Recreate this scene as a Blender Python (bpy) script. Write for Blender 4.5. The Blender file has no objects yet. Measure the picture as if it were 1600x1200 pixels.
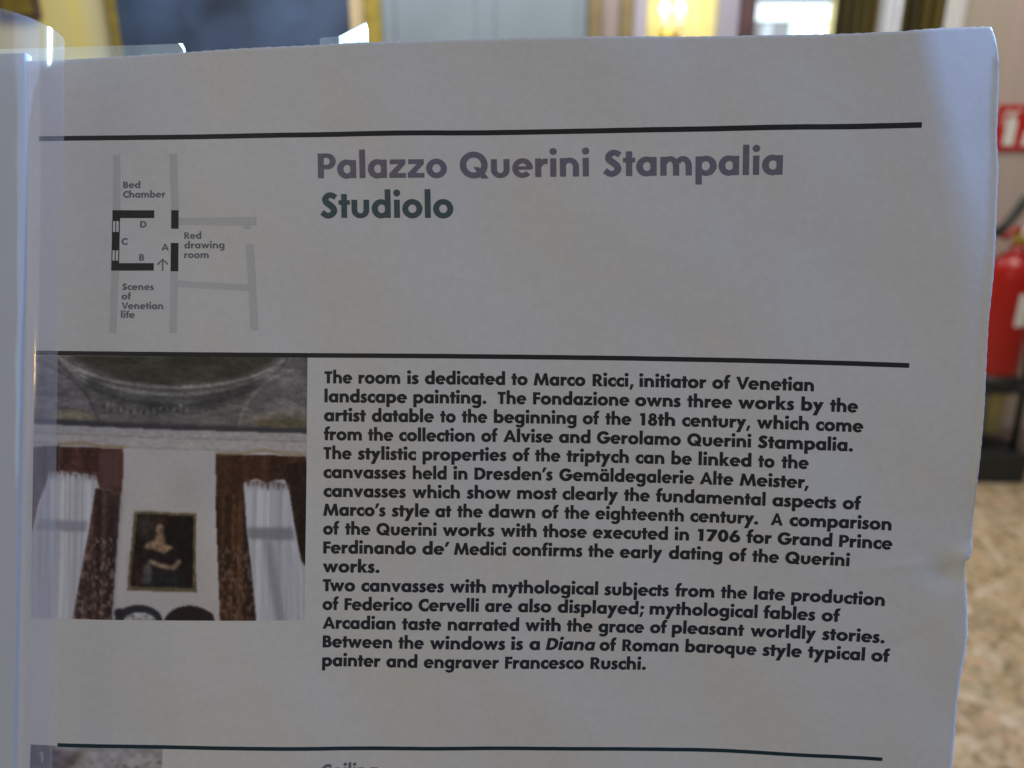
import bpy, bmesh, math, random
import numpy as np
from mathutils import Vector, Matrix
random.seed(7); rng=np.random.default_rng(11)
sc=bpy.context.scene
R=math.radians
# ---------------------------------------------------------------- camera, world, lamps
PITCH=R(20.0); EYE=Vector((0,0,1.45)); D0=0.182; F=1300.0
cd=bpy.data.cameras.new('camera'); cam=bpy.data.objects.new('camera',cd); sc.collection.objects.link(cam)
cam.location=EYE; cam.rotation_euler=(math.pi/2-PITCH,0,0)
cd.sensor_width=36; cd.lens=36*F/1600; cd.clip_start=0.01; cd.clip_end=60
cd.dof.use_dof=True; cd.dof.focus_distance=0.1815; cd.dof.aperture_fstop=13.0; cd.dof.aperture_blades=7
sc.camera=cam
w=bpy.data.worlds.new('World'); sc.world=w; w.use_nodes=True
bg=w.node_tree.nodes['Background']; bg.inputs[0].default_value=(0.84,0.86,0.92,1); bg.inputs[1].default_value=0.15
sc.view_settings.view_transform='Standard'; sc.view_settings.look='None'; sc.view_settings.exposure=0; sc.view_settings.gamma=1
EX=Vector((1,0,0)); EZ=Vector((0,-math.cos(PITCH),math.sin(PITCH))); EY=EZ.cross(EX)
PO=EYE-EZ*D0                                     # centre of the sheet
def wl(x,y,z): return PO+EX*x+EY*y+EZ*z          # sheet axes -> world (metres)
def area(name,loc,target,sx,sy,power,col,spread=None):
    l=bpy.data.lights.new(name,'AREA'); l.shape='RECTANGLE'; l.size=sx; l.size_y=sy; l.energy=power; l.color=col
    if spread: l.spread=R(spread)
    o=bpy.data.objects.new(name,l); sc.collection.objects.link(o); o.location=loc
    o.rotation_euler=(Vector(target)-Vector(loc)).to_track_quat('-Z','Y').to_euler(); return o
area('room_light',(-1.2,-0.9,2.1),PO,1.0,1.0,6.3,(0.99,1.0,0.855))
area('side_window_light',wl(1.25,0.50,-0.05),PO+EX*0.08,1.0,1.5,31.0,(0.32,0.50,1.0))
area('hall_light',(1.0,2.0,3.4),(1.2,3.0,0),2.0,1.6,66,(1.0,0.93,0.83))
area('far_hall_light',(0.0,4.3,3.2),(0.0,5.5,1.2),4.0,0.8,112,(0.90,0.92,0.97))
area('reading_lamp_light',wl(-0.816*1.2,-0.015,0.57*1.2),PO-EX*0.1,0.05,0.045,1.0,(1.0,0.55,0.18))
area('forward_window_light',wl(0.71*2.5-0.1,0.33*2.5+0.07,-0.58*2.5),PO-EX*0.1+EY*0.07,0.18,0.16,13,(0.50,0.78,1.0),spread=50)

# ---------------------------------------------------------------- materials
def s2l(c):
    c=np.asarray(c,float)/255.0
    return np.where(c<=0.04045,c/12.92,((c+0.055)/1.055)**2.4)
def mat(name,col,rough=0.6,metal=0.0,noise=None,bump=None,spec=0.5,emit=None,trans=0):
    m=bpy.data.materials.new(name); m.use_nodes=True; nt=m.node_tree; b=nt.nodes['Principled BSDF']
    b.inputs['Base Color'].default_value=(*col,1); b.inputs['Roughness'].default_value=rough; b.inputs['Metallic'].default_value=metal
    b.inputs['Specular IOR Level'].default_value=spec
    if emit: b.inputs['Emission Color'].default_value=(*emit[0],1); b.inputs['Emission Strength'].default_value=emit[1]
    if trans: b.inputs['Transmission Weight'].default_value=trans
    tc=nt.nodes.new('ShaderNodeTexCoord')
    if noise:
        sc_,amt=noise; n=nt.nodes.new('ShaderNodeTexNoise'); n.inputs['Scale'].default_value=sc_; n.inputs['Detail'].default_value=6
        nt.links.new(tc.outputs['Object'],n.inputs['Vector'])
        r=nt.nodes.new('ShaderNodeValToRGB'); r.color_ramp.elements[0].position=0.3; r.color_ramp.elements[1].position=0.7
        r.color_ramp.elements[0].color=(*[c*(1-amt) for c in col],1); r.color_ramp.elements[1].color=(*[min(1,c*(1+amt)) for c in col],1)
        nt.links.new(n.outputs['Fac'],r.inputs['Fac']); nt.links.new(r.outputs['Color'],b.inputs['Base Color'])
    if bump:
        prev=None
        for (bs,st,dist) in bump:
            n=nt.nodes.new('ShaderNodeTexNoise'); n.inputs['Scale'].default_value=bs; n.inputs['Detail'].default_value=4
            nt.links.new(tc.outputs['Object'],n.inputs['Vector'])
            bp=nt.nodes.new('ShaderNodeBump'); bp.inputs['Strength'].default_value=st; bp.inputs['Distance'].default_value=dist
            nt.links.new(n.outputs['Fac'],bp.inputs['Height'])
            if prev: nt.links.new(prev.outputs['Normal'],bp.inputs['Normal'])
            prev=bp
        nt.links.new(prev.outputs['Normal'],b.inputs['Normal'])
    return m
PAPERBUMP=[(14,0.35,0.0035),(55,0.22,0.0006),(2200,0.6,0.00004)]
M={}
M['paper']=mat('uncoated_paper',(0.69,0.685,0.675),0.75,noise=(700,0.032),bump=PAPERBUMP,spec=0.25)
M['paper_back']=mat('backing_paper',(0.52,0.52,0.48),0.85,noise=(300,0.08),bump=PAPERBUMP,spec=0.2)
def ink(name,col,rough=0.55): return mat(name,col,rough,noise=(1400,0.10),bump=PAPERBUMP,spec=0.25)
M['ink_black']=ink('black_ink',(0.028,0.028,0.031)); M['ink_text']=ink('blue_black_text',(0.022,0.028,0.042))  # lower text lines take a bluer black than the upper ones
M['ink_teal']=ink('teal_black_ink',(0.014,0.040,0.060)); M['heading_violet']=ink('violet_grey_heading',(0.185,0.170,0.225))
M['heading_green']=ink('green_grey_heading',(0.078,0.112,0.122)); M['ink_label']=ink('slate_ink',(0.155,0.165,0.21))
M['ink_ghost']=mat('pale_grey_ink',(0.565,0.565,0.57),0.8,noise=(1400,0.04),bump=PAPERBUMP,spec=0.25)
def vcol(name):
    m=bpy.data.materials.new(name); m.use_nodes=True; nt=m.node_tree; b=nt.nodes['Principled BSDF']
    a=nt.nodes.new('ShaderNodeVertexColor'); a.layer_name='print'; nt.links.new(a.outputs['Color'],b.inputs['Base Color'])
    b.inputs['Roughness'].default_value=0.6; b.inputs['Specular IOR Level'].default_value=0.06
    return m
M['print']=vcol('printed_picture_ink')
def film(name,tint,haze,hazecol,rough,ior=1.5,gl=1.0,cap=0.3,back=0.35):
    m=bpy.data.materials.new(name); m.use_nodes=True; nt=m.node_tree; nt.nodes.clear()
    o=nt.nodes.new('ShaderNodeOutputMaterial'); t=nt.nodes.new('ShaderNodeBsdfTransparent'); t.inputs[0].default_value=(*tint,1)
    d=nt.nodes.new('ShaderNodeBsdfDiffuse'); d.inputs[0].default_value=(*hazecol,1)
    tl=nt.nodes.new('ShaderNodeBsdfTranslucent'); tl.inputs[0].default_value=(*hazecol,1)
    dm=nt.nodes.new('ShaderNodeMixShader'); dm.inputs[0].default_value=back; nt.links.new(d.outputs[0],dm.inputs[1]); nt.links.new(tl.outputs[0],dm.inputs[2])
    mx=nt.nodes.new('ShaderNodeMixShader')
    tc=nt.nodes.new('ShaderNodeTexCoord'); mp=nt.nodes.new('ShaderNodeMapping'); mp.inputs['Scale'].default_value=(260,5,260)
    n=nt.nodes.new('ShaderNodeTexNoise'); n.inputs['Scale'].default_value=1; n.inputs['Detail'].default_value=5
    nt.links.new(tc.outputs['Object'],mp.inputs[0]); nt.links.new(mp.outputs[0],n.inputs['Vector'])
    mr=nt.nodes.new('ShaderNodeMapRange'); mr.inputs['From Min'].default_value=0.3; mr.inputs['From Max'].default_value=0.7
    mr.inputs['To Min'].default_value=haze*0.8; mr.inputs['To Max'].default_value=haze*1.2
    nt.links.new(n.outputs['Fac'],mr.inputs['Value']); nt.links.new(mr.outputs[0],mx.inputs[0])
    nt.links.new(t.outputs[0],mx.inputs[1]); nt.links.new(dm.outputs[0],mx.inputs[2])
    g=nt.nodes.new('ShaderNodeBsdfGlossy'); g.inputs['Roughness'].default_value=rough; g.inputs[0].default_value=(gl,gl,gl,1)
    fr=nt.nodes.new('ShaderNodeFresnel'); fr.inputs['IOR'].default_value=ior
    m2=nt.nodes.new('ShaderNodeMixShader'); fm=nt.nodes.new('ShaderNodeMath'); fm.operation='MINIMUM'; fm.inputs[1].default_value=cap; nt.links.new(fr.outputs[0],fm.inputs[0]); nt.links.new(fm.outputs[0],m2.inputs[0]); nt.links.new(mx.outputs[0],m2.inputs[1]); nt.links.new(g.outputs[0],m2.inputs[2])
    nt.links.new(m2.outputs[0],o.inputs[0]); return m
M['film']=film('clear_plastic_film',(0.97,0.975,0.99),0.15,(0.64,0.655,0.73),0.11,cap=0.02)
M['pocket']=film('hazy_plastic_film',(0.93,0.95,0.95),0.22,(0.62,0.66,0.66),0.15)
M['tab']=film('glint_white_film',(0.9,0.95,1.0),0.92,(0.86,0.96,1.0),0.3,cap=0.2,back=0.9)  # nearly opaque whitish film, its colour standing in for glints on clear plastic
M['bar']=mat('pale_blue_plastic',(0.56,0.60,0.61),0.7,noise=(60,0.02),bump=[(70,0.2,0.0004)])

# ---------------------------------------------------------------- helpers
def link(o): sc.collection.objects.link(o); return o
def tag(o,label=None,cat=None,group=None,kind=None):
    if label: o['label']=label
    if cat: o['category']=cat
    if group: o['group']=group
    if kind: o['kind']=kind
    return o
def empty(name,loc,label,cat,group=None):
    o=link(bpy.data.objects.new(name,None)); o.location=loc; o.empty_display_size=0.05; return tag(o,label,cat,group)
def build(name,verts,faces,m,parent=None,smooth=False):
    me=bpy.data.meshes.new(name); me.from_pydata([tuple(v) for v in verts],[],faces); me.materials.append(m)
    if smooth: me.polygons.foreach_set('use_smooth',[True]*len(me.polygons))
    me.update(); o=link(bpy.data.objects.new(name,me))
    if parent: o.parent=parent
    return o

# ---------------------------------------------------------------- the sheet's curved surface, in page units (0.14 mm)
DATA={"C":[[0.0098,-0.4425,0.0],[-0.1462,-84.6142,-3.276],[-1.5241,-0.08,-1.82],[-0.382,-0.9964,0.0],[-0.0216,-0.0248,-0.0],[-0.0035,-0.0112,-0.0],[-0.0,-0.0043,0.0],[111.8604,-1.3299,2.184],[-0.3381,-1.1095,-0.6552],[1.1635,3.4399,0.0],[-0.9358,-0.2311,-0.0],[-0.017,0.0537,-0.0],[-0.0091,-0.0493,0.0],[-1.1046,-1.1483,0.0],[-3.1964,-1.9237,0.0],[0.9197,0.6638,-0.0],[-0.0073,0.6883,-0.0],[0.0066,0.0709,0.0],[-0.0029,-0.9426,0.0],[0.0444,-1.5853,-0.0],[-0.025,-0.1097,-0.0],[0.0036,-0.1912,0.0],[0.0,0.006,-0.0],[0.0,0.0778,-0.0],[-0.0,0.1338,0.0],[0.0,-0.0011,-0.0],[-0.0,-0.0035,0.0],[-0.0,0.0,0.0]],"body":[[598.4,[["The",506.3,549.4],["room",559.9,625.1],["is",636.6,654.0],["dedicated",664.2,788.9],["to",799.1,824.1],["Marco",834.0,914.4],["Ricci,",926.1,989.4],["initiator",999.4,1104.1],["of",1113.5,1140.6],["Venetian",1150.3,1271.1]]],[628.0,[["landscape",506.3,635.6],["painting.",646.1,759.5],["The",777.9,822.1],["Fondazione",833.2,983.5],["owns",992.9,1064.0],["three",1074.9,1144.4],["works",1154.1,1240.8],["by",1252.4,1287.2],["the",1297.8,1341.0]]],[657.6,[["artist",505.7,571.2],["datable",580.9,677.8],["to",688.0,711.8],["the",721.7,761.1],["beginning",771.9,901.1],["of",911.3,936.6],["the",946.6,987.0],["18th",1000.8,1055.7],["century,",1067.0,1172.8],["which",1183.7,1264.7],["come",1276.3,1350.7]]],[687.2,[["from",505.4,565.0],["the",574.9,614.3],["collection",624.0,741.7],["of",752.2,777.2],["Alvise",786.9,864.3],["and",874.3,923.4],["Gerolamo",934.0,1065.1],["Querini",1075.5,1174.9],["Stampalia.",1186.2,1336.0]]],[716.8,[["The",505.2,548.8],["stylistic",559.1,650.3],["properties",660.8,791.3],["of",801.6,827.8],["the",836.9,876.4],["triptych",886.7,984.2],["can",995.2,1039.9],["be",1051.3,1082.8],["linked",1093.8,1176.1],["to",1187.1,1212.3],["the",1223.7,1266.0]]],[746.4,[["canvasses",505.0,634.2],["held",645.6,698.1],["in",709.5,730.7],["Dresden’s",742.1,864.7],["Gemäldegalerie",875.6,1087.0],["Alte",1096.5,1148.6],["Meister,",1159.0,1266.6]]],[776.0,[["canvasses",505.2,634.4],["which",645.0,719.2],["show",730.4,799.2],["most",809.5,871.8],["clearly",880.9,968.4],["the",978.2,1018.3],["fundamental",1028.4,1200.0],["aspects",1211.1,1312.9],["of",1324.0,1353.3]]],[805.6,[["Marco’s",504.9,602.4],["style",612.7,671.8],["at",681.2,705.9],["the",715.6,755.2],["dawn",764.9,838.1],["of",848.7,874.5],["the",884.5,923.9],["eighteenth",933.6,1072.9],["century.",1083.4,1189.7],["A",1210.0,1228.5],["comparison",1239.6,1404.3]]],[835.2,[["of",504.9,529.2],["the",539.2,578.6],["Querini",588.6,682.8],["works",693.0,774.1],["with",784.4,840.8],["those",850.8,920.0],["executed",930.0,1048.5],["in",1059.9,1082.1],["1706",1096.1,1162.9],["for",1173.1,1212.6],["Grand",1222.1,1309.6],["Prince",1321.4,1407.1]]],[864.8,[["Ferdinando",505.5,651.2],["de’",661.4,702.3],["Medici",711.3,792.8],["confirms",803.5,913.8],["the",923.2,963.6],["early",973.5,1040.5],["dating",1051.3,1136.1],["of",1147.2,1173.7],["the",1183.6,1225.4],["Querini",1236.0,1339.4]]],[894.4,[["works.",505.0,593.9]]],[924.0,[["Two",505.4,555.8],["canvasses",566.0,696.1],["with",705.8,762.3],["mythological",773.2,940.2],["subjects",950.6,1053.2],["from",1063.8,1125.8],["the",1136.7,1178.1],["late",1189.3,1238.8],["production",1249.7,1400.6]]],[953.6,[["of",505.3,530.0],["Federico",540.0,647.0],["Cervelli",657.0,751.8],["are",762.1,804.7],["also",814.5,866.9],["displayed;",877.6,1013.5],["mythological",1024.1,1196.4],["fables",1206.3,1289.8],["of",1300.5,1329.6]]],[983.2,[["Arcadian",505.8,621.0],["taste",631.6,693.2],["narrated",704.2,816.6],["with",826.6,882.9],["the",893.0,933.4],["grace",943.2,1015.8],["of",1026.0,1052.6],["pleasant",1061.3,1176.4],["worldly",1187.1,1292.8],["stories.",1303.4,1405.0]]],[1012.8,[["Between",506.4,616.3],["the",626.6,666.4],["windows",676.7,795.5],["is",805.6,824.0],["a",834.4,850.6],["Diana",861.6,937.7],["of",946.3,972.2],["Roman",982.8,1073.4],["baroque",1084.6,1197.9],["style",1208.3,1271.4],["typical",1281.8,1374.5],["of",1385.6,1415.3]]],[1042.4,[["painter",506.2,598.5],["and",608.2,657.1],["engraver",667.8,786.5],["Francesco",796.6,922.3],["Ruschi.",933.1,1021.8]]]],"top":[[-6.1,82.1],[41.2,81.6],[101.9,81.4],[187.2,78.8],[244.1,75.4],[326.2,73.3],[508.6,70.3],[580.6,69.5],[707.5,68.5],[902.8,70.9],[1094.8,74.7],[1283.8,80.0],[1377.2,82.0],[1441.9,79.6],[1488.0,79.1]],"right":[[1507.4,80.0],[1516.3,88.9],[1526.4,101.2],[1530.7,121.8],[1534.3,199.3],[1539.4,247.2],[1539.1,331.0],[1539.2,393.6],[1536.0,466.2],[1536.6,539.9],[1537.1,595.9],[1536.1,671.7],[1534.0,758.5],[1534.9,812.3],[1529.1,829.5],[1522.8,840.8],[1525.5,849.6],[1529.0,867.2],[1535.8,947.1],[1535.5,977.6],[1533.2,1008.6],[1532.2,1060.4],[1534.7,1112.5],[1535.9,1176.0],[1535.9,1240.5]],"head":[["Palazzo",500.4,701.5,279],["Querini",721.3,920.5,279],["Stampalia",943.0,1214.8,279],["Studiolo",503.9,710.4,340.7]],"grey":[[[175.6,237.6],[186.6,237.7],[185.6,326.6],[173.9,326.5]],[[172.2,423.6],[183.8,423.6],[179.8,522.2],[169.0,522.3]],[[265.1,237.2],[277.4,237.4],[278.2,326.9],[266.8,326.8]],[[265.4,424.9],[277.2,424.9],[274.7,521.5],[263.1,521.6]],[[279.1,339.1],[401.9,338.9],[402.5,352.0],[393.6,352.3],[393.5,357.6],[382.0,357.6],[381.5,352.0],[279.0,350.4]],[[384.3,381.0],[397.3,381.0],[402.7,516.2],[390.6,516.2],[387.8,454.7],[277.1,448.6],[277.1,438.4],[387.4,444.5]]],"black":[[[173.4,326.8],[239.7,327.0],[239.6,339.5],[185.8,339.4],[185.2,344.3],[173.3,344.3]],[[172.6,361.7],[184.9,361.7],[184.4,391.0],[172.2,391.1]],[[171.9,407.3],[184.1,407.3],[184.1,411.4],[239.0,411.2],[238.9,423.1],[171.6,423.4]],[[266.8,327.1],[278.7,327.2],[278.4,356.6],[266.5,356.6]],[[266.0,379.1],[278.1,379.1],[277.5,424.1],[265.4,424.1]],[[173.0,344.3],[174.4,344.3],[174.0,361.7],[172.6,361.7]],[[178.2,344.3],[179.5,344.3],[179.2,361.7],[177.8,361.7]],[[183.6,344.3],[185.2,344.3],[184.9,361.7],[183.2,361.7]],[[172.2,391.1],[173.6,391.1],[173.3,407.3],[171.9,407.3]],[[177.4,391.0],[178.8,391.0],[178.4,407.3],[177.1,407.3]],[[182.8,391.0],[184.4,391.0],[184.1,407.3],[182.5,407.3]]],"plan":[["Bed",190.6,217.8,291.4],["Chamber",190.4,257.8,306.7],["D",217.2,227.5,354.7],["C",187.7,197.5,382.1],["A",251.0,262.9,391.0],["B",215.8,223.9,407.5],["Red",287.4,314.4,372.6],["drawing",287.2,350.9,387.7],["room",287.1,325.7,403.1],["Scenes",189.2,239.1,454.1],["of",188.3,203.2,469.0],["Venetian",188.3,253.8,484.1],["life",187.3,209.4,498.2]],"arrow":[[253.0,423.6],[253.1,406.6],[244.9,413.7],[253.1,405.0],[261.1,413.1]],"photo":[[51.3,558.9],[479.1,558.1],[476.9,969.9],[51.3,972.5]],"thumb":[[54.7,1170.6],[258.6,1173.1],[258.7,1232.1],[53.5,1238.4]],"ceil":[[510.4,1212.6],[600.0,1212.8]],"rules":[[56.6,1421.0,210.6,3.9],[50.9,1418.4,554.8,3.6],[96.2,1417.9,1170,3.0]]}
CF=np.array(DATA['C'])
topu,topv=np.array(DATA['top']).T; ru,rv=np.array(DATA['right']).T
ru[0:3]=(1514.0,1521.5,1528.0)
PX=0.14
def foldline(v): return np.interp(v,[40,90,130,200,290,400,500,620,720,850,930,1010,1100],[1392,1402,1412,1432,1450,1474,1494,1508,1520,1530,1496,1504,1545])
def surf0(u,v):
    u=np.asarray(u,float); v=np.asarray(v,float); X=(u-800)/800; W=(v-600)/600
    B=np.stack([X**a*W**b for a in range(7) for b in range(7-a)],-1)
    P=B@CF
    s=np.clip(u-foldline(v),0,None); wd=np.interp(v,[80,200,400,700],[34,44,64,60])
    k=np.interp(v,[60,200,400,600,800,900],[0.56,0.38,0.25,0.20,0.18,0.2])
    d=k*np.where(s<wd,s*s/(2*wd),s-wd/2)*PX
    lipw=np.interp(v,[95,130,500,700,830],[0,11,11,8,0]); s2=np.clip(u-(np.interp(v,rv,ru)-lipw),0,14)
    d=d-(k+0.12)*s2*PX*(lipw>0)
    P=P+np.stack([0.55*d,(600-v)/1360*d,-d],-1)
    # small dents: the nick in the right edge and the crease running from it, soft waves along the edge
    g=np.exp(-((u-1528)/26)**2-((v-838)/16)**2)*1.0-np.exp(-((u-1500)/30)**2-((v-868)/22)**2)*0.8
    cr=np.exp(-(((v-845)+(u-1500)*0.18)/9)**2)*np.exp(-((u-1440)/70)**2)*0.16
    cr2=np.exp(-(((v-1000)+(u-1400)*0.5)/16)**2)*np.exp(-((u-1440)/60)**2)*0.22
    wv=0.18*np.sin(v/47.0+0.4)*np.exp(-((u-1540)/45)**2)+0.25*np.sin((u-430)/120.0)*np.exp(-((v-60)/40)**2)
    soft=0.40*np.sin((u*0.9+v*0.35)/83.0+1.1)*np.sin((v-u*0.22)/118.0+0.5)+0.24*np.sin((u-v*0.7)/57.0+2.0)*np.sin((v+u*0.4)/91.0)+0.07*np.sin(u/31.0+1.7*np.sin(v/67.0))
    soft=soft*np.clip((u-110)/200,0,1)
    kink=0.0
    for (cu,cv,ang,ln,am) in ((1290,170,0.5,90,0.10),(1180,430,-0.35,120,0.07),(700,430,0.2,110,0.06),(1380,700,1.1,80,0.09),(330,1090,-0.25,100,0.08),(1450,985,0.7,60,0.12),(980,1110,0.15,140,0.07)):
        a=(u-cu)*math.cos(ang)+(v-cv)*math.sin(ang); c_=-(u-cu)*math.sin(ang)+(v-cv)*math.cos(ang)
        kink=kink+am*np.exp(-(a/ln)**2)*np.exp(-np.abs(c_)/11.0)
    P[...,2]+=g+cr-cr2+wv+soft+kink
    return P
def surf(u,v,h=0.0):
    P=surf0(u,v); e=1.5
    du=surf0(np.asarray(u)+e,v)-surf0(np.asarray(u)-e,v); dv=surf0(u,np.asarray(v)-e)-surf0(u,np.asarray(v)+e)
    n=np.cross(du,dv); n/=np.linalg.norm(n,axis=-1)[...,None]
    return (P+n*np.asarray(h)[...,None] if np.ndim(h) else P+n*h)*0.001
def sheet_frame(name,label,cat):
    e=empty(name,PO,label,cat); e.rotation_euler=cam.rotation_euler; return e
page=sheet_frame('information_sheet','worn white museum information sheet with bold text, floor plan and printed room photograph','information sheet')

def rough_edge(t,seed,amp):
    return amp*(np.sin(t*0.31+seed)*0.4+np.sin(t*0.83+seed*2.3)*0.3+np.sin(t*2.1+seed*1.7)*0.2)
def paper_grid(nu,nv,lip,h,cut=0.0):
    S=np.linspace(0,1,nu); T=np.linspace(0,1,nv)**1.0
    tv=78+T*(1262-78)
    U=np.zeros((nv,nu)); V=np.zeros((nv,nu))
    for j,t in enumerate(T):
        re=np.interp(tv[j],rv,ru)-lip(tv[j])+rough_edge(tv[j],1.3,0.55)
        U[j]=-8+S*(re+8)
        vt=np.interp(U[j],np.r_[topu,1513,1521,1531],np.r_[topv,79.5,85,106])+cut+rough_edge(U[j],4.1,0.7)
        V[j]=vt+(1262-vt)*t
    return U,V
def grid_mesh(name,U,V,hs,m,parent,thick=None):
    nv,nu=U.shape; P=surf(U,V,hs).reshape(-1,3)
    f=[(j*nu+i,(j+1)*nu+i,(j+1)*nu+i+1,j*nu+i+1) for j in range(nv-1) for i in range(nu-1)]
    if thick:
        Q=surf(U,V,hs-thick).reshape(-1,3); n=nv*nu
        f+=[(a+n,d+n,c+n,b+n) for a,b,c,d in f]
        ring=[(0,i) for i in range(nu)]+[(j,nu-1) for j in range(1,nv)]+[(nv-1,i) for i in range(nu-2,-1,-1)]+[(j,0) for j in range(nv-2,0,-1)]
        ids=[j*nu+i for j,i in ring]
        f+=[(ids[k],ids[(k+1)%len(ids)],ids[(k+1)%len(ids)]+n,ids[k]+n) for k in range(len(ids))]
        P=np.vstack([P,Q])
    return build(name,P,f,m,parent,smooth=True)
U,V=paper_grid(330,260,lambda v:0*v,0)
grid_mesh('paper',U,V,0.0,M['paper'],page,thick=0.14)
def flat_back(u,v,h):   # the backing sheet stays straighter than the curled front one
    return surf(np.minimum(u,1e9),v,h)
U,V=paper_grid(160,140,lambda v:3+0*v,0,cut=5)
grid_mesh('backing_sheet',U,V,-0.75,M['paper_back'],page,thick=0.15)

# ---------------------------------------------------------------- lettering: a geometric bold face, drawn glyph by glyph
XH=122.0; CAP=168.0; ASC=191.0; DSC=-58.0; ST=39.0
class G:
    def __init__(s): s.p=[]
    def quad(s,*pts): s.p.append(list(pts)); return s
    def rect(s,x0,y0,x1,y1): return s.quad((x0,y0),(x1,y0),(x1,y1),(x0,y1))
    def ring(s,cx,cy,rx,ry,ix,iy,irx,iry,a0=0,a1=360,b0=None,b1=None,n=22):
        b0=a0 if b0 is None else b0; b1=a1 if b1 is None else b1
        o=[(cx+rx*math.cos(R(a0+(a1-a0)*k/n)),cy+ry*math.sin(R(a0+(a1-a0)*k/n))) for k in range(n+1)]
        i=[(ix+irx*math.cos(R(b0+(b1-b0)*k/n)),iy+iry*math.sin(R(b0+(b1-b0)*k/n))) for k in range(n+1)]
        for k in range(n): s.quad(o[k],o[k+1],i[k+1],i[k])
        return s
    def disc(s,cx,cy,r,n=14): s.p.append([(cx+r*math.cos(2*math.pi*k/n),cy+r*math.sin(2*math.pi*k/n)) for k in range(n)]); return s
    def curve(s,pts,ws,n=5):
        P=[np.array(p,float) for p in pts]; c=[]; w=[]
        E=[2*P[0]-P[1]]+P+[2*P[-1]-P[-2]]
        for k in range(len(P)-1):
            for q in range(n+(k==len(P)-2)):
                t=q/n; a,b,c_,d=E[k],E[k+1],E[k+2],E[k+3]
                c.append(0.5*((2*b)+(-a+c_)*t+(2*a-5*b+4*c_-d)*t*t+(-a+3*b-3*c_+d)*t**3)); w.append(ws[k]*(1-t)+ws[k+1]*t)
        L=[];Rr=[]
        for k in range(len(c)):
            tg=c[min(k+1,len(c)-1)]-c[max(k-1,0)]; tg/=np.linalg.norm(tg); nn=np.array([-tg[1],tg[0]])
            L.append(tuple(c[k]+nn*w[k]/2)); Rr.append(tuple(c[k]-nn*w[k]/2))
        for k in range(len(c)-1): s.quad(L[k],L[k+1],Rr[k+1],Rr[k])
        return s
GL={}
def glyph(ch,w,lsb=11,rsb=11):
    g=G(); GL[ch]=(g,w,lsb,rsb); return g
def bowl(g,x0,x1,side,W=None):   # round bowl between x0 and x1, thick on its free side
    cx=(x0+x1)/2; rx=(x1-x0)/2; off=4 if side=='L' else -4
    g.ring(cx,61,rx,65,cx+off,61,rx-38,29)
    return g
def cut(g,cx,cy,rx,ry,irx,iry,xc,ix=None,n=26):   # C-like ring cut vertically at xc
    ix=cx if ix is None else ix
    ao=math.degrees(math.acos(max(-1,min(1,(xc-cx)/rx)))); ai=math.degrees(math.acos(max(-1,min(1,(xc-ix)/irx))))
    g.ring(cx,cy,rx,ry,ix,cy,irx,iry,ao,360-ao,ai,360-ai,n=n); return g
g=glyph('a',127,5); bowl(g,0,126,'L').rect(88,0,127,XH)
g=glyph('d',129,5); bowl(g,0,127,'L').rect(90,0,129,ASC)
g=glyph('q',129,5); bowl(g,0,127,'L').rect(90,DSC,129,XH)
g=glyph('b',129,11,5); bowl(g,2,129,'R').rect(0,0,ST,ASC)
g=glyph('p',131,11,5); bowl(g,2,131,'R').rect(0,DSC,ST,XH)
g=glyph('o',137,5,5); g.ring(68.5,61,68.5,65,68.5,61,28,28)
g=glyph('c',101,5,1); cut(g,66,61,66,65,28,30,100,ix=68)
g=glyph('e',131,5,5); g.ring(66,61,66,65,66,61,28,31,-3,318,-3,322); g.rect(34,50,128,73)
g=glyph('f',80,1,-6); g.rect(16,0,55,140); g.ring(64,141,48,51,66,139,11,17,62,180,70,180,n=12); g.rect(0,88,76,119)
g=glyph('g',129,5); bowl(g,0,127,'L').rect(90,-8,129,XH); g.ring(66,-8,63,54,66,-8,24,22,180+28,360,180+30,360,n=16)
def arch(g,x0,x1,th=ST):
    g.ring((x0+x1)/2,XH-59,(x1-x0)/2,62,(x0+x1)/2-1,XH-60,(x1-x0)/2-th+1,28,0,150,0,150,n=14); g.rect(x1-th,0,x1,XH-58)
g=glyph('h',122,11,11); g.rect(0,0,ST,ASC); arch(g,0,122)
g=glyph('n',122,11,11); g.rect(0,0,ST,XH); arch(g,0,122)
g=glyph('m',195,11,11); g.rect(0,0,ST,XH); arch(g,6,117); arch(g,84,195)
g=glyph('i',40,11,11); g.rect(1,0,40,XH).disc(20.5,166,23.5)
g=glyph('j',40,11,11); g.rect(1,DSC-2,40,XH).disc(20.5,166,23.5)
g=glyph('l',39,11,11); g.rect(0,0,39,ASC)
g=glyph('k',122,11,1); g.rect(0,0,39,ASC); g.quad((28,66),(72,122),(117,122),(60,58)).quad((33,72),(60,82),(122,0),(75,0))
g=glyph('r',84,11,0); g.rect(0,0,39,XH); g.curve([(24,66),(40,90),(58,102),(80,101)],[26,34,36,37])
SP=[(0.88,0.80),(0.70,0.875),(0.47,0.885),(0.285,0.77),(0.31,0.635),(0.52,0.52),(0.72,0.40),(0.765,0.25),(0.56,0.125),(0.32,0.118),(0.07,0.235)]
g=glyph('s',86,3,4); g.curve([(x*86,-3+y*128) for x,y in SP],[32,31,30,34,38,39,38,35,31,31,33])
g=glyph('t',76,1,0); g.rect(18,0,57,160).rect(0,88,76,119)
g=glyph('u',120,11,11); g.rect(0,50,39,XH).rect(81,50,120,XH); g.ring(60,52,60,55,60,52,21,21,180,360,n=16)
g=glyph('v',126,1,1); g.quad((0,122),(43,122),(76,0),(50,0)).quad((83,122),(126,122),(76,0),(50,0))
g=glyph('w',192,1,1)
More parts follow.
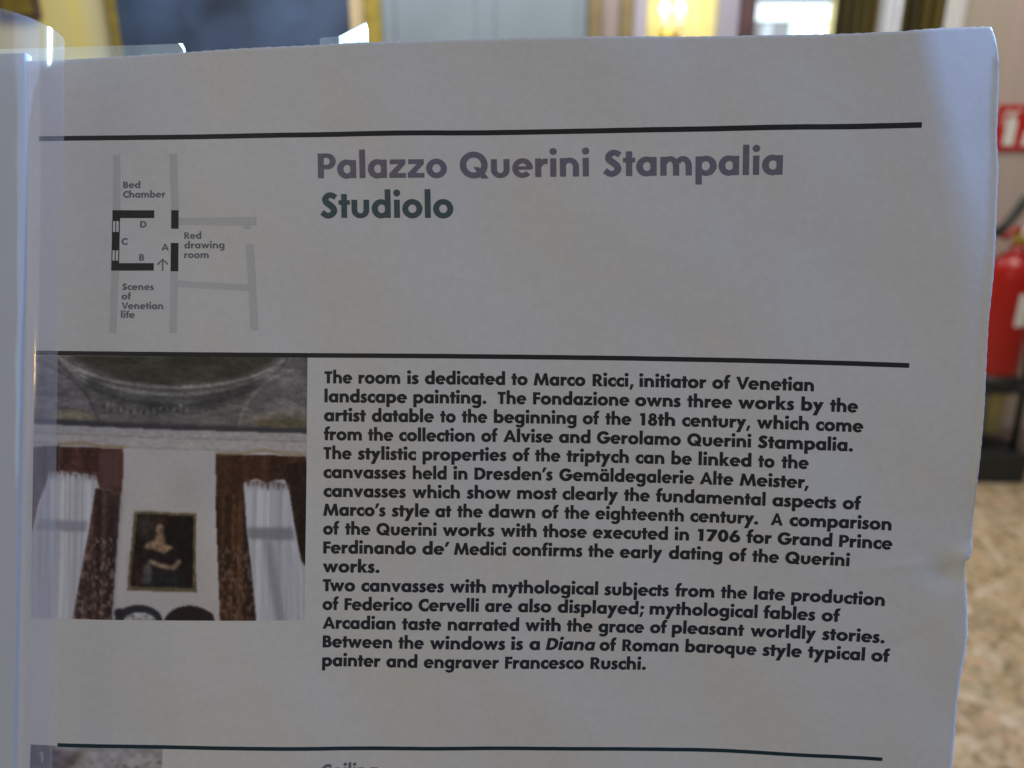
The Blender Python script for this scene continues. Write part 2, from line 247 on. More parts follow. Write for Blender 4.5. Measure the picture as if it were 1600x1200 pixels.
for a,b,c_ in [(0,42,56)]: g.quad((0,122),(41,122),(72,0),(46,0)).quad((46,0),(72,0),(113,122),(80,122)).quad((80,122),(113,122),(146,0),(120,0)).quad((120,0),(146,0),(192,122),(151,122))
g=glyph('x',126,1,1); g.quad((0,122),(48,122),(126,0),(78,0)).quad((78,122),(126,122),(48,0),(0,0))
g=glyph('y',126,1,1); g.quad((0,122),(45,122),(82,22),(58,-6)).quad((82,122),(126,122),(46,-60),(2,-60))
g=glyph('z',112,5,5); g.rect(5,90,108,122).rect(0,0,110,32).quad((62,91),(108,91),(52,31),(0,31))
g=glyph('A',168,1,1); g.quad((0,0),(42,0),(98,168),(70,168)).quad((126,0),(168,0),(98,168),(70,168)).rect(38,34,130,66)
g=glyph('B',119,12,5); g.rect(0,0,40,168).rect(30,0,66,34).rect(30,72,62,102).rect(30,136,58,168); g.ring(60,122,46,46,56,120,10,17,-90,90,n=14).ring(66,52,53,52,62,52,16,19,-90,90,n=14)
g=glyph('C',134,5,2); cut(g,88,84,88,89,46,49,132)
g=glyph('D',146,12,5); g.rect(0,0,40,168).rect(30,0,62,36).rect(30,132,62,168); g.ring(60,84,86,84,60,84,44,49,-90,90,n=20)
g=glyph('F',94,12,3); g.rect(0,0,40,168).rect(30,134,94,168).rect(30,70,90,103)
g=glyph('G',173,5,5); g.ring(88,84,88,89,88,84,46,49,38,352,36,350,n=30).rect(92,62,175,94)
g=glyph('M',204,5,5); g.quad((0,0),(40,0),(62,168),(28,168)).quad((28,168),(62,168),(114,22),(90,0)).quad((142,168),(176,168),(114,0),(90,22)).quad((142,168),(176,168),(204,0),(164,0))
g=glyph('P',120,12,3); g.rect(0,0,40,168).rect(30,60,66,92).rect(30,138,66,168); g.ring(64,114,56,54,62,115,18,23,-90,90,n=16)
g=glyph('Q',186,5,3); g.ring(90,84,90,89,90,84,48,49).quad((88,72),(124,70),(186,-3),(138,-6))
g=glyph('R',130,12,1); g.rect(0,0,40,168).rect(30,64,60,94).rect(30,138,60,168); g.ring(60,117,54,51,58,116,17,22,-90,90,n=16).quad((38,84),(76,82),(130,0),(84,0))
g=glyph('S',116,5,4); g.curve([(x*116,-4+y*176) for x,y in SP],[38,38,38,42,44,44,43,42,39,39,40])
g=glyph('T',106,1,1); g.rect(33,0,73,168).rect(0,133,106,168)
g=glyph('V',164,1,1); g.quad((0,168),(44,168),(96,0),(68,0)).quad((120,168),(164,168),(96,0),(68,0))
g=glyph('1',66,18,24); g.rect(22,0,61,168).quad((0,133),(30,133),(30,168),(8,168))
g=glyph('0',114,6,6); g.ring(57,84,57,88,57,84,18,51)
g=glyph('6',116,6,6); g.ring(58,54,58,58,58,54,21,23).quad((4,72),(40,88),(96,168),(50,168))
g=glyph('7',112,6,6); g.rect(0,133,112,168).quad((66,134),(112,134),(50,0),(6,0))
g=glyph('8',110,6,6); g.ring(55,48,55,52,55,48,19,20).ring(55,126,44,46,55,126,13,17)
g=glyph('.',46,12,12); g.disc(23,20,23.5)
g=glyph(',',46,10,8); g.quad((18,34),(52,34),(24,-38),(0,-38))
g=glyph(';',46,10,8); g.quad((18,34),(52,34),(24,-38),(0,-38)).disc(33,100,23)
g=glyph('’',46,8,6); g.quad((20,180),(58,180),(24,112),(0,112))
GL['ä']=(G(),127,5,11); GL['ä'][0].p=[list(p) for p in GL['a'][0].p]; GL['ä'][0].disc(38,158,19).disc(84,158,19)
KERN={('T','w'):-16,('T','h'):6,('r','c'):-2,('V','e'):-14,('F','e'):-2,('r','.'):-8,('y','.'):-8,('y',','):-8,('t','t'):-6,('A','l'):-2,('r',','):-14,('1','8'):2,('1','7'):2,('f','i'):8,('n','’'):-6,('o','’'):-6,('e','’'):-2}
WCAPS={}
def word_polys(t):
    x=0; out=[]; first=True
    for k,ch in enumerate(t):
        g,wd,l,r=GL[ch]
        if k: x+=l+KERN.get((t[k-1],ch),0)
        out+=[[(px+x,py) for px,py in p] for p in g.p]; x+=wd
        if k<len(t)-1: x+=r
    return out,x
def sub_poly(p,step):     # long polygons follow the sheet's curve
    q=[]
    for k in range(len(p)):
        a=p[k]; b=p[(k+1)%len(p)]; L=math.dist(a,b); n=max(1,int(L/step))
        q+=[(a[0]+(b[0]-a[0])*i/n,a[1]+(b[1]-a[1])*i/n) for i in range(n)]
    return q
ratios=[]
def print_words(name,words,m,parent,cap,italic=(),label=None,BO=0):
    """words: (text,u0,u1,v) - v is the baseline; one mesh per printed line"""
    us=[];vs=[];hs=[];fs=[]
    for (t,u0,u1,v) in words:
        pol,wd=word_polys(t); sy=cap/CAP; sx=(u1-u0)/wd; ratios.append((t,round(sx/sy,3)))
        pol=[[(px+ex,py+ey) for px,py in p] for p in pol for ex,ey in ((-BO,-BO*0.7),(BO,-BO*0.7),(BO,BO*0.7),(-BO,BO*0.7))] if BO else pol
        for k,p in enumerate(pol):
            base=len(us)
            for (px,py) in p:
                if t in italic: px=px+py*0.17-8
                us.append(u0+px*sx); vs.append(v-py*sy); hs.append(0.020+0.0008*(k%17))
            fs.append(tuple(range(base,base+len(p))))
    P=surf(np.array(us),np.array(vs),np.array(hs))
    o=build(name,P,fs,m,parent); 
    # all ink faces towards the reader
    bm=bmesh.new(); bm.from_mesh(o.data)
    for f in bm.faces:
        f.normal_update()
        if f.normal.z<0: f.normal_flip()
    bm.to_mesh(o.data); bm.free()
    if label: o['label']=label
    return o
cap_body=18.7; cap_head=38.9
for v,ws in DATA['body']:
    print_words('text_line',[(t,a,b,v) for t,a,b in ws],M['ink_text'] if v>870 else M['ink_black'],page,cap_body,italic=('Diana',),BO=2.6)
hd=DATA['head']
print_words('heading_line',hd[:3],M['heading_violet'],page,cap_head,label='violet grey heading line reading Palazzo Querini Stampalia')
print_words('heading_line',hd[3:],M['heading_green'],page,cap_head,label='dark green grey heading line reading Studiolo')
print_words('heading_line',[('Ceiling',*([DATA['ceil'][0][0],DATA['ceil'][1][0]]),1214)],M['heading_violet'],page,19.5,label='small heading cut off by the lower edge of the view')
RAT=sorted(ratios,key=lambda r:r[1]); print('ratio',RAT[:8],RAT[-8:],sum(r[1] for r in ratios)/len(ratios))
def strip(name,u0,u1,v,half,m):
    n=int((u1-u0)/6); uu=np.linspace(u0,u1,n); e=rough_edge(uu*3,2.2,0.12)
    P=np.vstack([surf(uu,v-half+e,0.02+0*uu),surf(uu,v+half+e*0.5,0.02+0*uu)])
    return build(name,P,[(i,n+i,n+i+1,i+1) for i in range(n-1)],m,page,smooth=True)
for k,(a,b,v,hf) in enumerate(DATA['rules']): strip('rule_line',a,b,v,hf,[M['ink_black'],M['ink_black'],M['ink_teal']][k])
# floor plan
plan=build('floor_plan',surf(np.array([0,1,1.]) +175,np.array([0,0,1.])+330,0.018+np.zeros(3)),[(0,2,1)],M['ink_black'],page)
def flat(name,polys,m,h,parent):
    us=[];vs=[];fs=[]
    for p in polys:
        q=sub_poly(p,4); b=len(us); us+=[x for x,_ in q]; vs+=[y for _,y in q]; fs.append(tuple(range(b,b+len(q))))
    o=build(name,surf(np.array(us),np.array(vs),h+np.zeros(len(us))),fs,m,parent)
    bm=bmesh.new(); bm.from_mesh(o.data); bmesh.ops.triangulate(bm,faces=bm.faces)
    for f in bm.faces:
        f.normal_update()
        if f.normal.z<0: f.normal_flip()
    bm.to_mesh(o.data); bm.free(); return o
flat('neighbouring_rooms',DATA['grey'],M['ink_ghost'],0.016,plan)
flat('plan_wall',DATA['black'],M['ink_black'],0.022,plan)
for t,a,b,v in DATA['plan']: print_words('plan_label',[(t,a,b,v)],M['ink_label'],plan,10.4 if len(t)>1 else 10.6)
ar=DATA['arrow']; gg=G(); gg.curve([ar[0],ar[3]],[2.2,2.2],n=4); gg.curve([ar[2],ar[3],ar[4]],[2.4,2.4,2.4],n=1)
flat('arrow',gg.p[:4],M['ink_label'],0.022,plan); flat('arrow_head',gg.p[4:],M['ink_label'],0.024,plan)

# ---------------------------------------------------------------- printed pictures (flat print: colour per mesh point)
LUM=0.27/0.69
def val_noise(X,Y,sx,sy,seed):
    r=np.random.default_rng(seed); T=r.random((256,256))
    x=X/sx; y=Y/sy; xi=np.floor(x).astype(int); yi=np.floor(y).astype(int); fx=x-xi; fy=y-yi
    fx=fx*fx*(3-2*fx); fy=fy*fy*(3-2*fy); t=lambda a,b:T[a%256,b%256]
    return (t(xi,yi)*(1-fx)+t(xi+1,yi)*fx)*(1-fy)+(t(xi,yi+1)*(1-fx)+t(xi+1,yi+1)*fx)*fy
def inpoly(X,Y,poly):
    c=np.zeros(X.shape,bool); n=len(poly)
    for i in range(n):
        x1,y1=poly[i]; x2,y2=poly[(i+1)%n]
        if y1==y2: continue
        k=((y1>Y)!=(y2>Y))&(X<(x2-x1)*(Y-y1)/(y2-y1)+x1); c^=k
    return c
def blur(I,r):
    if r<=0: return I
    for ax in (0,1):
        k=np.arange(-int(3*r)-1,int(3*r)+2); wq=np.exp(-0.5*(k/r)**2); wq/=wq.sum()
        pad=[(0,0)]*I.ndim; pad[ax]=(len(k)//2,len(k)//2); J=np.pad(I,pad,mode='edge'); O=0
        for q,ww in enumerate(wq):
            sl=[slice(None)]*I.ndim; sl[ax]=slice(q,q+I.shape[ax]); O=O+ww*J[tuple(sl)]
        I=O
    return I
class Paint:
    def __init__(s,X,Y,col): s.X=X; s.Y=Y; s.I=np.zeros(X.shape+(3,))+np.array(col,float)
    def mask(s,mk,col,soft=0.6,a=1.0):
        k=blur(mk.astype(float),soft)[...,None]*a; s.I=s.I*(1-k)+np.asarray(col,float)*k
    def poly(s,p,col,soft=0.6,a=1.0): s.mask(inpoly(s.X,s.Y,p),col,soft,a)
    def ell(s,cx,cy,rx,ry,col,soft=0.8,a=1.0): s.mask(((s.X-cx)/rx)**2+((s.Y-cy)/ry)**2<1,col,soft,a)
    def line(s,p,wd,col,soft=0.7,a=1.0):
        d=np.full(s.X.shape,1e9)
        for (x1,y1),(x2,y2) in zip(p[:-1],p[1:]):
            L=(x2-x1)**2+(y2-y1)**2+1e-9; t=np.clip(((s.X-x1)*(x2-x1)+(s.Y-y1)*(y2-y1))/L,0,1)
            d=np.minimum(d,np.hypot(s.X-x1-t*(x2-x1),s.Y-y1-t*(y2-y1)))
        s.mask(d<wd/2,col,soft,a)
    def noise(s,sx,sy,amp,seed,mk=None):
        n=(val_noise(s.X,s.Y,sx,sy,seed)-0.5)*2*amp
        if mk is not None: n=n*blur(mk.astype(float),0.6)
        s.I=s.I*(1+n[...,None])
def picture(name,quad,img,parent,h=0.018):
    """quad: page corners tl,tr,br,bl; img rows x cols of sRGB as seen under the sheet's light"""
    nr,nc=img.shape[:2]; s,t=np.meshgrid(np.linspace(0,1,nc),np.linspace(0,1,nr)); q=np.array(quad)
    Q=(q[0]*((1-s)*(1-t))[...,None]+q[1]*(s*(1-t))[...,None]+q[2]*(s*t)[...,None]+q[3]*((1-s)*t)[...,None])
    o=grid_mesh(name,Q[...,0],Q[...,1],h,M['print'],parent)
    g_=img.mean(-1,keepdims=True); img=g_+(img-g_)*0.70; img=img*np.interp(g_,[30,80,130],[0.82,0.88,0.985])
    col=np.clip(s2l(np.clip(img,0,255))/LUM,0,0.9).reshape(-1,3)
    ca=o.data.color_attributes.new('print','FLOAT_COLOR','POINT'); ca.data.foreach_set('color',np.c_[col,np.ones(len(col))].ravel())
    return o
# room photograph, painted in its own 1178 x 1133 units (x 130..1308, y 42..1172)
nc,nr=300,290
X,Y=np.meshgrid(np.linspace(140,1302,nc),np.linspace(44,1168,nr))
Y=Y-(X-140)*0.008+4
p=Paint(X,Y,(140,135,134))
wallm=Y>430
p.noise(160,200,0.05,3)
# vault
p.poly([(130,30),(1310,30),(1310,345),(130,330)],(88,84,82),1)
vm=Y<340
p.poly([(270,30),(1190,30),(1080,110),(900,150),(700,172),(520,150),(390,105)],(64,60,50),2.5)
for k,(off,c,wd) in enumerate([(0,(118,114,110),13),(15,(80,77,78),7),(30,(108,105,104),16),(48,(76,74,76),7),(62,(100,97,96),10),(78,(70,68,70),8)]):
    pts=[(235+off*0.0+x_*1.0,60) for x_ in [0]]
    arc=[]
    for q in range(25):
        a=math.pi*(0.06+0.88*q/24); arc.append((722-math.cos(a)*(530-off*0.2),-30+math.sin(a)*(205+off)))
    p.line(arc,wd,c,1.0)
arc=[(722-math.cos(math.pi*q/24)*400,60+math.sin(math.pi*q/24)*195) for q in range(4,21)]
p.line(arc,44,(58,57,57),4,0.85)
p.poly([(148,70),(210,95),(300,150),(370,220),(412,300),(405,330),(130,325)],(94,88,92),1.2)
p.line([(175,75),(300,148),(372,222),(415,318)],8,(66,62,62),1.2)
p.poly([(230,285),(330,280),(400,300),(405,322),(230,318)],(118,108,84),2.5)
p.line([(240,268),(330,276),(390,296)],6,(70,64,60),1.5)
p.poly([(1240,88),(1310,160),(1310,342),(1020,335),(1030,270),(1090,190),(1170,125)],(92,88,90),1.2)
p.line([(1240,88),(1150,130),(1070,200),(1022,280),(1012,335)],9,(118,112,106),1.3)
p.line([(1310,255),(1140,290),(1040,318)],13,(120,108,84),2.2)
p.poly([(1090,312),(1310,296),(1310,335),(1080,338)],(90,80,52),2.5)
for k in range(26):
    xx=440+k*14+rng.uniform(-4,4); p.ell(xx,262+20*math.sin((k)/25*3.1)+rng.uniform(-16,16),6,9,(108,106,104) if k%2 else (48,46,46),0.9,0.7)
p.noise(30,12,0.10,5,vm); p.noise(9,7,0.08,6,vm); p.noise(110,50,0.12,7,vm)
p.poly([(130,318),(700,332),(1310,342),(1310,366),(700,358),(130,343)],(58,54,60),1.2)
# cornice
p.poly([(130,343),(700,358),(1310,366),(1310,395),(700,388),(130,376)],(126,124,124),0.8)
p.poly([(130,376),(700,390),(1310,397),(1310,445),(700,436),(130,420)],(134,128,126),0.8)
p.line([(130,378),(700,391),(1310,398)],4,(104,98,96),0.8); p.line([(130,422),(700,437),(1310,446)],4,(112,106,104),0.9)
p.noise(18,10,0.05,9,(Y>343)&(Y<446))
# valances and curtains
def cloth(poly,c,seed,sx=16,amp=0.20):
    mk=inpoly(X,Y,poly); p.mask(mk,c,0.7); p.noise(sx,400,amp,seed,mk); p.noise(11,13,0.16,seed+1,mk)
cloth([(136,440),(250,432),(250,560),(205,575),(165,680),(136,830)],(66,50,50),20)
cloth([(245,436),(520,440),(524,520),(516,640),(470,618),(425,612),(408,560),(375,552),(330,545),(250,540)],(80,45,36),22,40,0.16)
p.poly([(420,455),(512,452),(510,600),(470,616),(428,606)],(90,60,58),2,0.7)
p.line([(248,428),(345,418),(440,434),(525,434)],10,(132,104,74),1.0)
cloth([(405,610),(512,625),(505,760),(492,1000),(482,1170),(315,1170),(352,960),(378,800)],(74,50,44),24,17,0.30)
p.poly([(478,640),(514,630),(505,760),(492,1000),(484,1170),(445,1170),(462,900)],(44,34,40),3,0.55)
mk=inpoly(X,Y,[(365,820),(500,820),(482,1170),(315,1170)]); n=val_noise(X,Y,9,15,77); p.mask(mk&(n>0.68),(118,96,88),0.7,0.7); p.mask(mk&(n<0.22),(40,28,28),0.7,0.6)
cloth([(915,455),(1300,462),(1302,600),(1225,585),(1205,560),(1160,575),(1130,580),(1090,560),(1038,575),(1036,640),(920,655)],(68,40,26),30,40,0.2)
p.line([(918,452),(1020,455),(1120,436),(1195,450),(1290,456)],11,(128,110,80),1.1)
cloth([(1190,500),(1303,480),(1303,930),(1285,905),(1255,760),(1225,590)],(50,34,26),33,22,0.22)
cloth([(918,640),(1036,620),(1050,760),(1070,900),(1100,1170),(945,1170),(932,900)],(72,44,26),35,14,0.32)
p.poly([(1030,620),(1042,620),(1068,860),(1100,1170),(1072,1170),(1048,900)],(36,28,28),2.5,0.7)
mk=inpoly(X,Y,[(935,850),(1066,840),(1100,1170),(945,1170)]); n=val_noise(X,Y,9,15,88); p.mask(mk&(n>0.68),(104,82,72),0.7,0.65); p.mask(mk&(n<0.22),(38,28,26),0.7,0.6)
# windows behind net curtains
def win(poly,top,seed):
    mk=inpoly(X,Y,poly); p.mask(mk,(141,141,148),0.8); p.noise(9,700,0.09,seed,mk); p.noise(34,900,0.07,seed+7,mk); return mk
w1=win([(208,545),(262,540),(300,560),(345,548),(405,560),(404,610),(376,800),(350,960),(318,1170),(130,1170),(138,850)],0,40)
p.poly([(165,748),(374,752),(368,800),(150,795)],(110,108,118),1.6,0.85)
p.poly([(228,800),(262,800),(243,1170),(196,1170)],(120,118,128),2.2,0.55); p.poly([(140,800),(222,800),(196,1168),(130,1168)],(122,120,130),2,0.45)
p.poly([(205,545),(300,575),(405,555),(405,580),(205,578)],(120,118,126),2,0.6)
w2=win([(1040,575),(1090,562),(1130,582),(1165,565),(1205,562),(1228,600),(1255,770),(1292,960),(1300,1170),(1100,1170),(1072,900),(1052,760)],0,42)
p.poly([(1054,766),(1250,766),(1258,818),(1062,818)],(100,98,106),1.8,0.85)
p.poly([(1120,818),(1160,818),(1222,1170),(1180,1170)],(104,102,116),2.6,0.75)
p.line([(1225,830),(1262,1000),(1270,1170)],14,(120,118,128),3,0.5); p.poly([(1040,575),(1230,590),(1232,606),(1042,602)],(118,116,122),2,0.6)
p.line([(1180,600),(1182,760)],6,(128,126,134),1.5,0.6)
for x0,x1,y0,y1,dn in ((208,405,548,552,1),(1040,1228,572,585,1)):
    k=x0; q=0
    while k<x1:
        wq=rng.uniform(16,30); yy=y0+(y1-y0)*(k-x0)/(x1-x0)+rng.uniform(-8,6)
        p.poly([(k,yy-6),(k+wq,yy-6),(k+wq*0.55,yy+26+rng.uniform(-6,10))],(96,74,70) if q%2 else (74,50,42),1.0,0.75); k+=wq*0.9; q+=1
for k in range(9):
    xx=1110+k*22; p.line([(xx-6,840+rng.uniform(-10,60)),(xx+30+k*2,1168)],rng.uniform(3,7),(112,110,122),1.4,0.45)
for k in range(7):
    xx=165+k*30; p.line([(xx+24,600+rng.uniform(-10,40)),(xx-8,1168)],rng.uniform(3,6),(118,117,126),1.4,0.4)
# framed half-length portrait (a plain generic figure)
p.poly([(572,706),(838,710),(840,1042),(548,1036)],(96,80,52),0.6)
p.line([(572,706),(836,711)],5,(122,112,84),0.7); p.line([(548,1038),(840,1042)],8,(88,72,42),0.8)
p.poly([(586,718),(826,722),(826,1028),(560,1024)],(34,27,24),0.7)
p.poly([(592,722),(680,722),(665,800),(600,830),(585,800)],(62,52,46),5,0.8); p.poly([(565,880),(600,930),(620,1010),(565,1015)],(62,34,34),4,0.8)
p.ell(684,760,28,34,(58,36,26),1.6); p.ell(682,782,17,24,(124,96,74),1.0); p.ell(690,790,9,16,(72,52,40),1.6,0.6)
p.poly([(668,800),(702,800),(706,840),(745,858),(700,890),(655,872),(610,866),(625,838),(662,825)],(126,94,68),1.3)
p.poly([(606,866),(650,868),(700,888),(752,862),(775,920),(720,960),(640,950),(595,930)],(40,28,28),1.8)
p.line([(645,920),(690,936),(742,944),(766,918)],20,(124,96,72),1.2); p.poly([(618,930),(640,915),(655,960),(650,1015),(612,1015)],(84,80,80),2,0.85)
p.poly([(650,960),(770,960),(790,1020),(650,1022)],(38,40,46),3,0.7)
fm=inpoly(X,Y,[(572,706),(838,710),(840,1042),(548,1036)]); p.noise(14,14,0.16,50,fm)
# mirror tops at the lower edge
p.mask((((X-600)/100)**2+((Y-1172)/68)**2<1),(44,42,50),0.8); p.mask((((X-605)/72)**2+((Y-1180)/46)**2<1),(128,124,126),0.9)
p.ell(516,1140,20,20,(40,38,44),0.8); p.noise(12,12,0.2,55,(((X-605)/72)**2+((Y-1180)/46)**2<1))
p.mask((((X-815)/108)**2+((Y-1180)/76)**2<1),(42,34,32),0.8); p.ell(895,1150,22,20,(42,36,34),0.9)
p.noise(8,8,0.02,60)
p.I=blur(p.I,0.55)
picture('room_photograph',DATA['photo'],p.I,page)['label']='printed photograph of a vaulted room with two curtained windows and a framed portrait'
# second, cut-off photograph
nc,nr=140,46
X,Y=np.meshgrid(np.linspace(105,1370,nc),np.linspace(180,560,nr))
p=Paint(X,Y,(126,122,124)); p.poly([(105,170),(385,210),(560,240),(330,600),(105,600)],(98,90,102),3)
p.poly([(105,180),(300,180),(300,380),(105,400)],(58,54,62),3); p.line([(600,230),(500,320),(400,420),(330,560)],50,(88,72,54),3.5,0.9)
for k in range(34): p.ell(rng.uniform(480,1360),rng.uniform(290,560),22,16,(74,76,62) if k%2 else (112,104,74),1.2,0.75)
p.poly([(200,240),(226,240),(226,340),(208,340),(206,262),(190,268)],(140,138,138),0.8); p.noise(60,50,0.08,61); p.noise(300,60,0.05,62)
picture('ceiling_photograph',DATA['thumb'],p.I,page,0.014)['label']='second printed photograph with a small numeral one, cut off by the lower edge of the view'

# ---------------------------------------------------------------- binding bar and plastic cover
bar=sheet_frame('binding_bar','pale blue plastic binding bar along the left edge of the information sheet','binding bar')
pr=[(-90,-14),(-90,3.2),(30,3.4),(34,3.0),(36.3,1.2),(37,-3),(37,-14)]
vv=np.linspace(66,1270,60); vv[0]=66.5
Vt=[];n=len(pr)
for j,v in enumerate(vv):
    sh=np.interp(v,[66,300,563,1200],[2.5,1.0,-3.0,-3.0])
    for (u,h) in pr: Vt.append(surf(np.array(u+sh),np.array(v+(2.0 if j==0 and h<5 else 0)),np.array(h*PX)))
f=[(j*n+i,j*n+(i+1)%n,(j+1)*n+(i+1)%n,(j+1)*n+i) for j in range(len(vv)-1) for i in range(n)]+[tuple(range(n))[::-1],tuple((len(vv)-1)*n+i for i in range(n))]
b=build('spine',Vt,f,M['bar'],bar)
md=b.modifiers.new('bevel','BEVEL'); md.width=0.0004; md.segments=3; md.limit_method='ANGLE'; md.angle_limit=R(40)
cover=sheet_frame('plastic_cover','clear plastic cover folded back at the left of the white information sheet','plastic cover')
prof=[(37,6),(48,5),(62,7),(78,12),(92,18),(105,24.5),(114,31),(119.5,38),(123,46),(126,58),(126.8,72),(125.5,86),(122.5,99),(117,116),(110,130),(102,140),(93,150),(78,166),(55,186),(20,206)]
pp=np.array(prof,float); tt=np.r_[0,np.cumsum(np.hypot(*np.diff(pp,axis=0).T))]; q=np.linspace(0,tt[-1],60)
def smooth_interp(t,k):  # smooth the profile
    a=np.interp(q,t,k); 
    for _ in range(3): a[1:-1]=(a[:-2]+2*a[1:-1]+a[2:])/4
    return a
pu=smooth_interp(tt,pp[:,0]); ph=smooth_interp(tt,pp[:,1])
vv=np.r_[np.linspace(67,200,40),np.linspace(210,1275,90)]
Vt=[]
base_n=None
for v in vv:
    s_=np.interp(v,[67,215,555,1180],[1.0,0.97,0.86,0.90]); s_h=np.interp(v,[67,555,1180],[1.0,0.95,1.0])
    wob=0.5*math.sin(v/61.0)+0.3*math.sin(v/23.0)
    u=37+(pu-37)*s_+wob*np.clip((ph-10)/60,0,1); 
    P=surf0(np.full(60,60.0),np.full(60,v))+np.stack([(u-60)*PX,0*u,ph*s_h*PX],-1)
    Vt.append(P*0.001)
Vt=np.array(Vt).reshape(-1,3); n=60
build('cover_film',Vt,[(j*n+i,(j+1)*n+i,(j+1)*n+i+1,j*n+i+1) for j in range(len(vv)-1) for i in range(n-1)],M['film'],cover,smooth=True)
# pocket film that stands a little proud of the sheet's top edge
us=np.r_[np.linspace(-30,284,40),287,289.5,291,291.5]; tv=np.r_[np.full(40,57.0),58,60,64,72]
U=np.vstack([us,us,us]); V=np.vstack([tv,np.full(44,85.0),np.full(44,150.0)])
grid_mesh('pocket_film',U,V,-1.1,M['pocket'],cover)
gl=build('film_corner_glint',[tuple(surf(np.array(u),np.array(v),np.array(h))) for u,v,h in [(280,56.5,-1.0),(287,57,-0.9),(291,66,-0.9),(292,77,-0.9),(289,77,-1.1),(286,66,-1.1)]],[(0,1,2,5),(5,2,3,4)],M['tab'],cover)  # whitish sliver put in as the glint on the pocket film's corner
# clear tab behind the top edge
tab=sheet_frame('plastic_tab','small clear plastic tab sticking up behind the top edge of the sheet, its glint given as white film','plastic tab')
tp=[(506,56,-1.2),(536,53,-1.4),(536,84,-1.4),(506,84,-1.2)]
build('tab_side',[tuple(surf(np.array(float(u)),np.array(float(v)),np.array(h))) for u,v,h in tp],[(0,3,2,1)],M['pocket'],tab)
# bright facet: whitish film colour stands in for the window's reflection
tp=[(536,53,-1.4),(575,33,-1.6),(580,31,-1.8),(583,42,-1.8),(583,82,-1.8),(536,84,-1.4)]
build('tab_glint_face',[tuple(surf(np.array(float(u)),np.array(float(v)),np.array(h))) for u,v,h in tp],[(5,4,3,2,1,0)],M['tabw'] if 'tabw' in M else M['tab'],tab)

# ---------------------------------------------------------------- the hall behind (metres, floor at z = 0)
def box(name,x0,x1,y0,y1,z0,z1,m,parent=None,bev=0.0):
    v=[(x,y,z) for z in (z0,z1) for y in (y0,y1) for x in (x0,x1)]
    f=[(0,2,3,1),(4,5,7,6),(0,1,5,4),(2,6,7,3),(0,4,6,2),(1,3,7,5)]
    if parent: pl=parent.location if parent.type=='EMPTY' else Vector((0,0,0)); v=[tuple(Vector(a)-pl) for a in v]
    o=build(name,v,f,m,parent)
    if bev: md=o.modifiers.new('bevel','BEVEL'); md.width=bev; md.segments=2
    return o
def lathe(name,prof,cx,cy,m,parent,n=32,axis='z'):
    v=[];f=[];k=len(prof); pl=parent.location
    for i in range(n):
        a=2*math.pi*i/n
        for r,z in prof:
            p=Vector((cx+r*math.cos(a),cy+r*math.sin(a),z)) if axis=='z' else Vector((cx+r*math.cos(a),z,cy+r*math.sin(a)))
            v.append(tuple(p-pl))
    for i in range(n):
        j=(i+1)%n
        for q in range(k-1): f.append((i*k+q,j*k+q,j*k+q+1,i*k+q+1))
    return build(name,v,f,m,parent,smooth=True)
def tube(name,pts,r,m,parent,n=10):
    pl=parent.location; P=[Vector(p)-pl for p in pts]; v=[];f=[]
    for k,p in enumerate(P):
        t=(P[min(k+1,len(P)-1)]-P[max(k-1,0)]).normalized(); a=t.orthogonal().normalized() if k==0 else (a-t*a.dot(t)).normalized(); b=t.cross(a)
        for i in range(n): v.append(tuple(p+(a*math.cos(2*math.pi*i/n)+b*math.sin(2*math.pi*i/n))*r))
    for k in range(len(P)-1):
        for i in range(n): f.append((k*n+i,k*n+(i+1)%n,(k+1)*n+(i+1)%n,(k+1)*n+i))
    f+=[tuple(range(n))[::-1],tuple((len(P)-1)*n+i for i in range(n))]
    return build(name,v,f,m,parent,smooth=True)
# terrazzo floor
def terrazzo():
    m=bpy.data.materials.new('terrazzo'); m.use_nodes=True; nt=m.node_tree; b=nt.nodes['Principled BSDF']; b.inputs['Roughness'].default_value=0.35
    tc=nt.nodes.new('ShaderNodeTexCoord')
    def ramp(stops):
        r=nt.nodes.new('ShaderNodeValToRGB'); r.color_ramp.interpolation='CONSTANT'
        while len(r.color_ramp.elements)<len(stops): r.color_ramp.elements.new(0.5)
        for e,(p_,c) in zip(r.color_ramp.elements,stops): e.position=p_; e.color=(*c,1)
        return r
    cols=[(0.0,(0.40,0.30,0.17)),(0.22,(0.54,0.43,0.28)),(0.42,(0.20,0.155,0.085)),(0.56,(0.50,0.37,0.22)),(0.70,(0.62,0.53,0.41)),(0.84,(0.33,0.28,0.17)),(0.92,(0.56,0.37,0.26))]
    mix=None
    for sc_,w_ in ((60,0.5),(24,0.5)):
        vo=nt.nodes.new('ShaderNodeTexVoronoi'); vo.inputs['Scale'].default_value=sc_; nt.links.new(tc.outputs['Object'],vo.inputs['Vector'])
        sp=nt.nodes.new('ShaderNodeSeparateColor'); nt.links.new(vo.outputs['Color'],sp.inputs[0]); r=ramp(cols); nt.links.new(sp.outputs[0],r.inputs[0])
        if mix is None: mix=r.outputs['Color']
        else:
            mm=nt.nodes.new('ShaderNodeMix'); mm.data_type='RGBA'; mm.inputs[0].default_value=0.5; nt.links.new(mix,mm.inputs[6]); nt.links.new(r.outputs['Color'],mm.inputs[7]); mix=mm.outputs[2]
    nt.links.new(mix,b.inputs['Base Color']); return m
fl=build('floor',[(-5,-3,0),(5,-3,0),(5,7,0),(-5,7,0)],[(0,1,2,3)],terrazzo()); tag(fl,kind='structure')
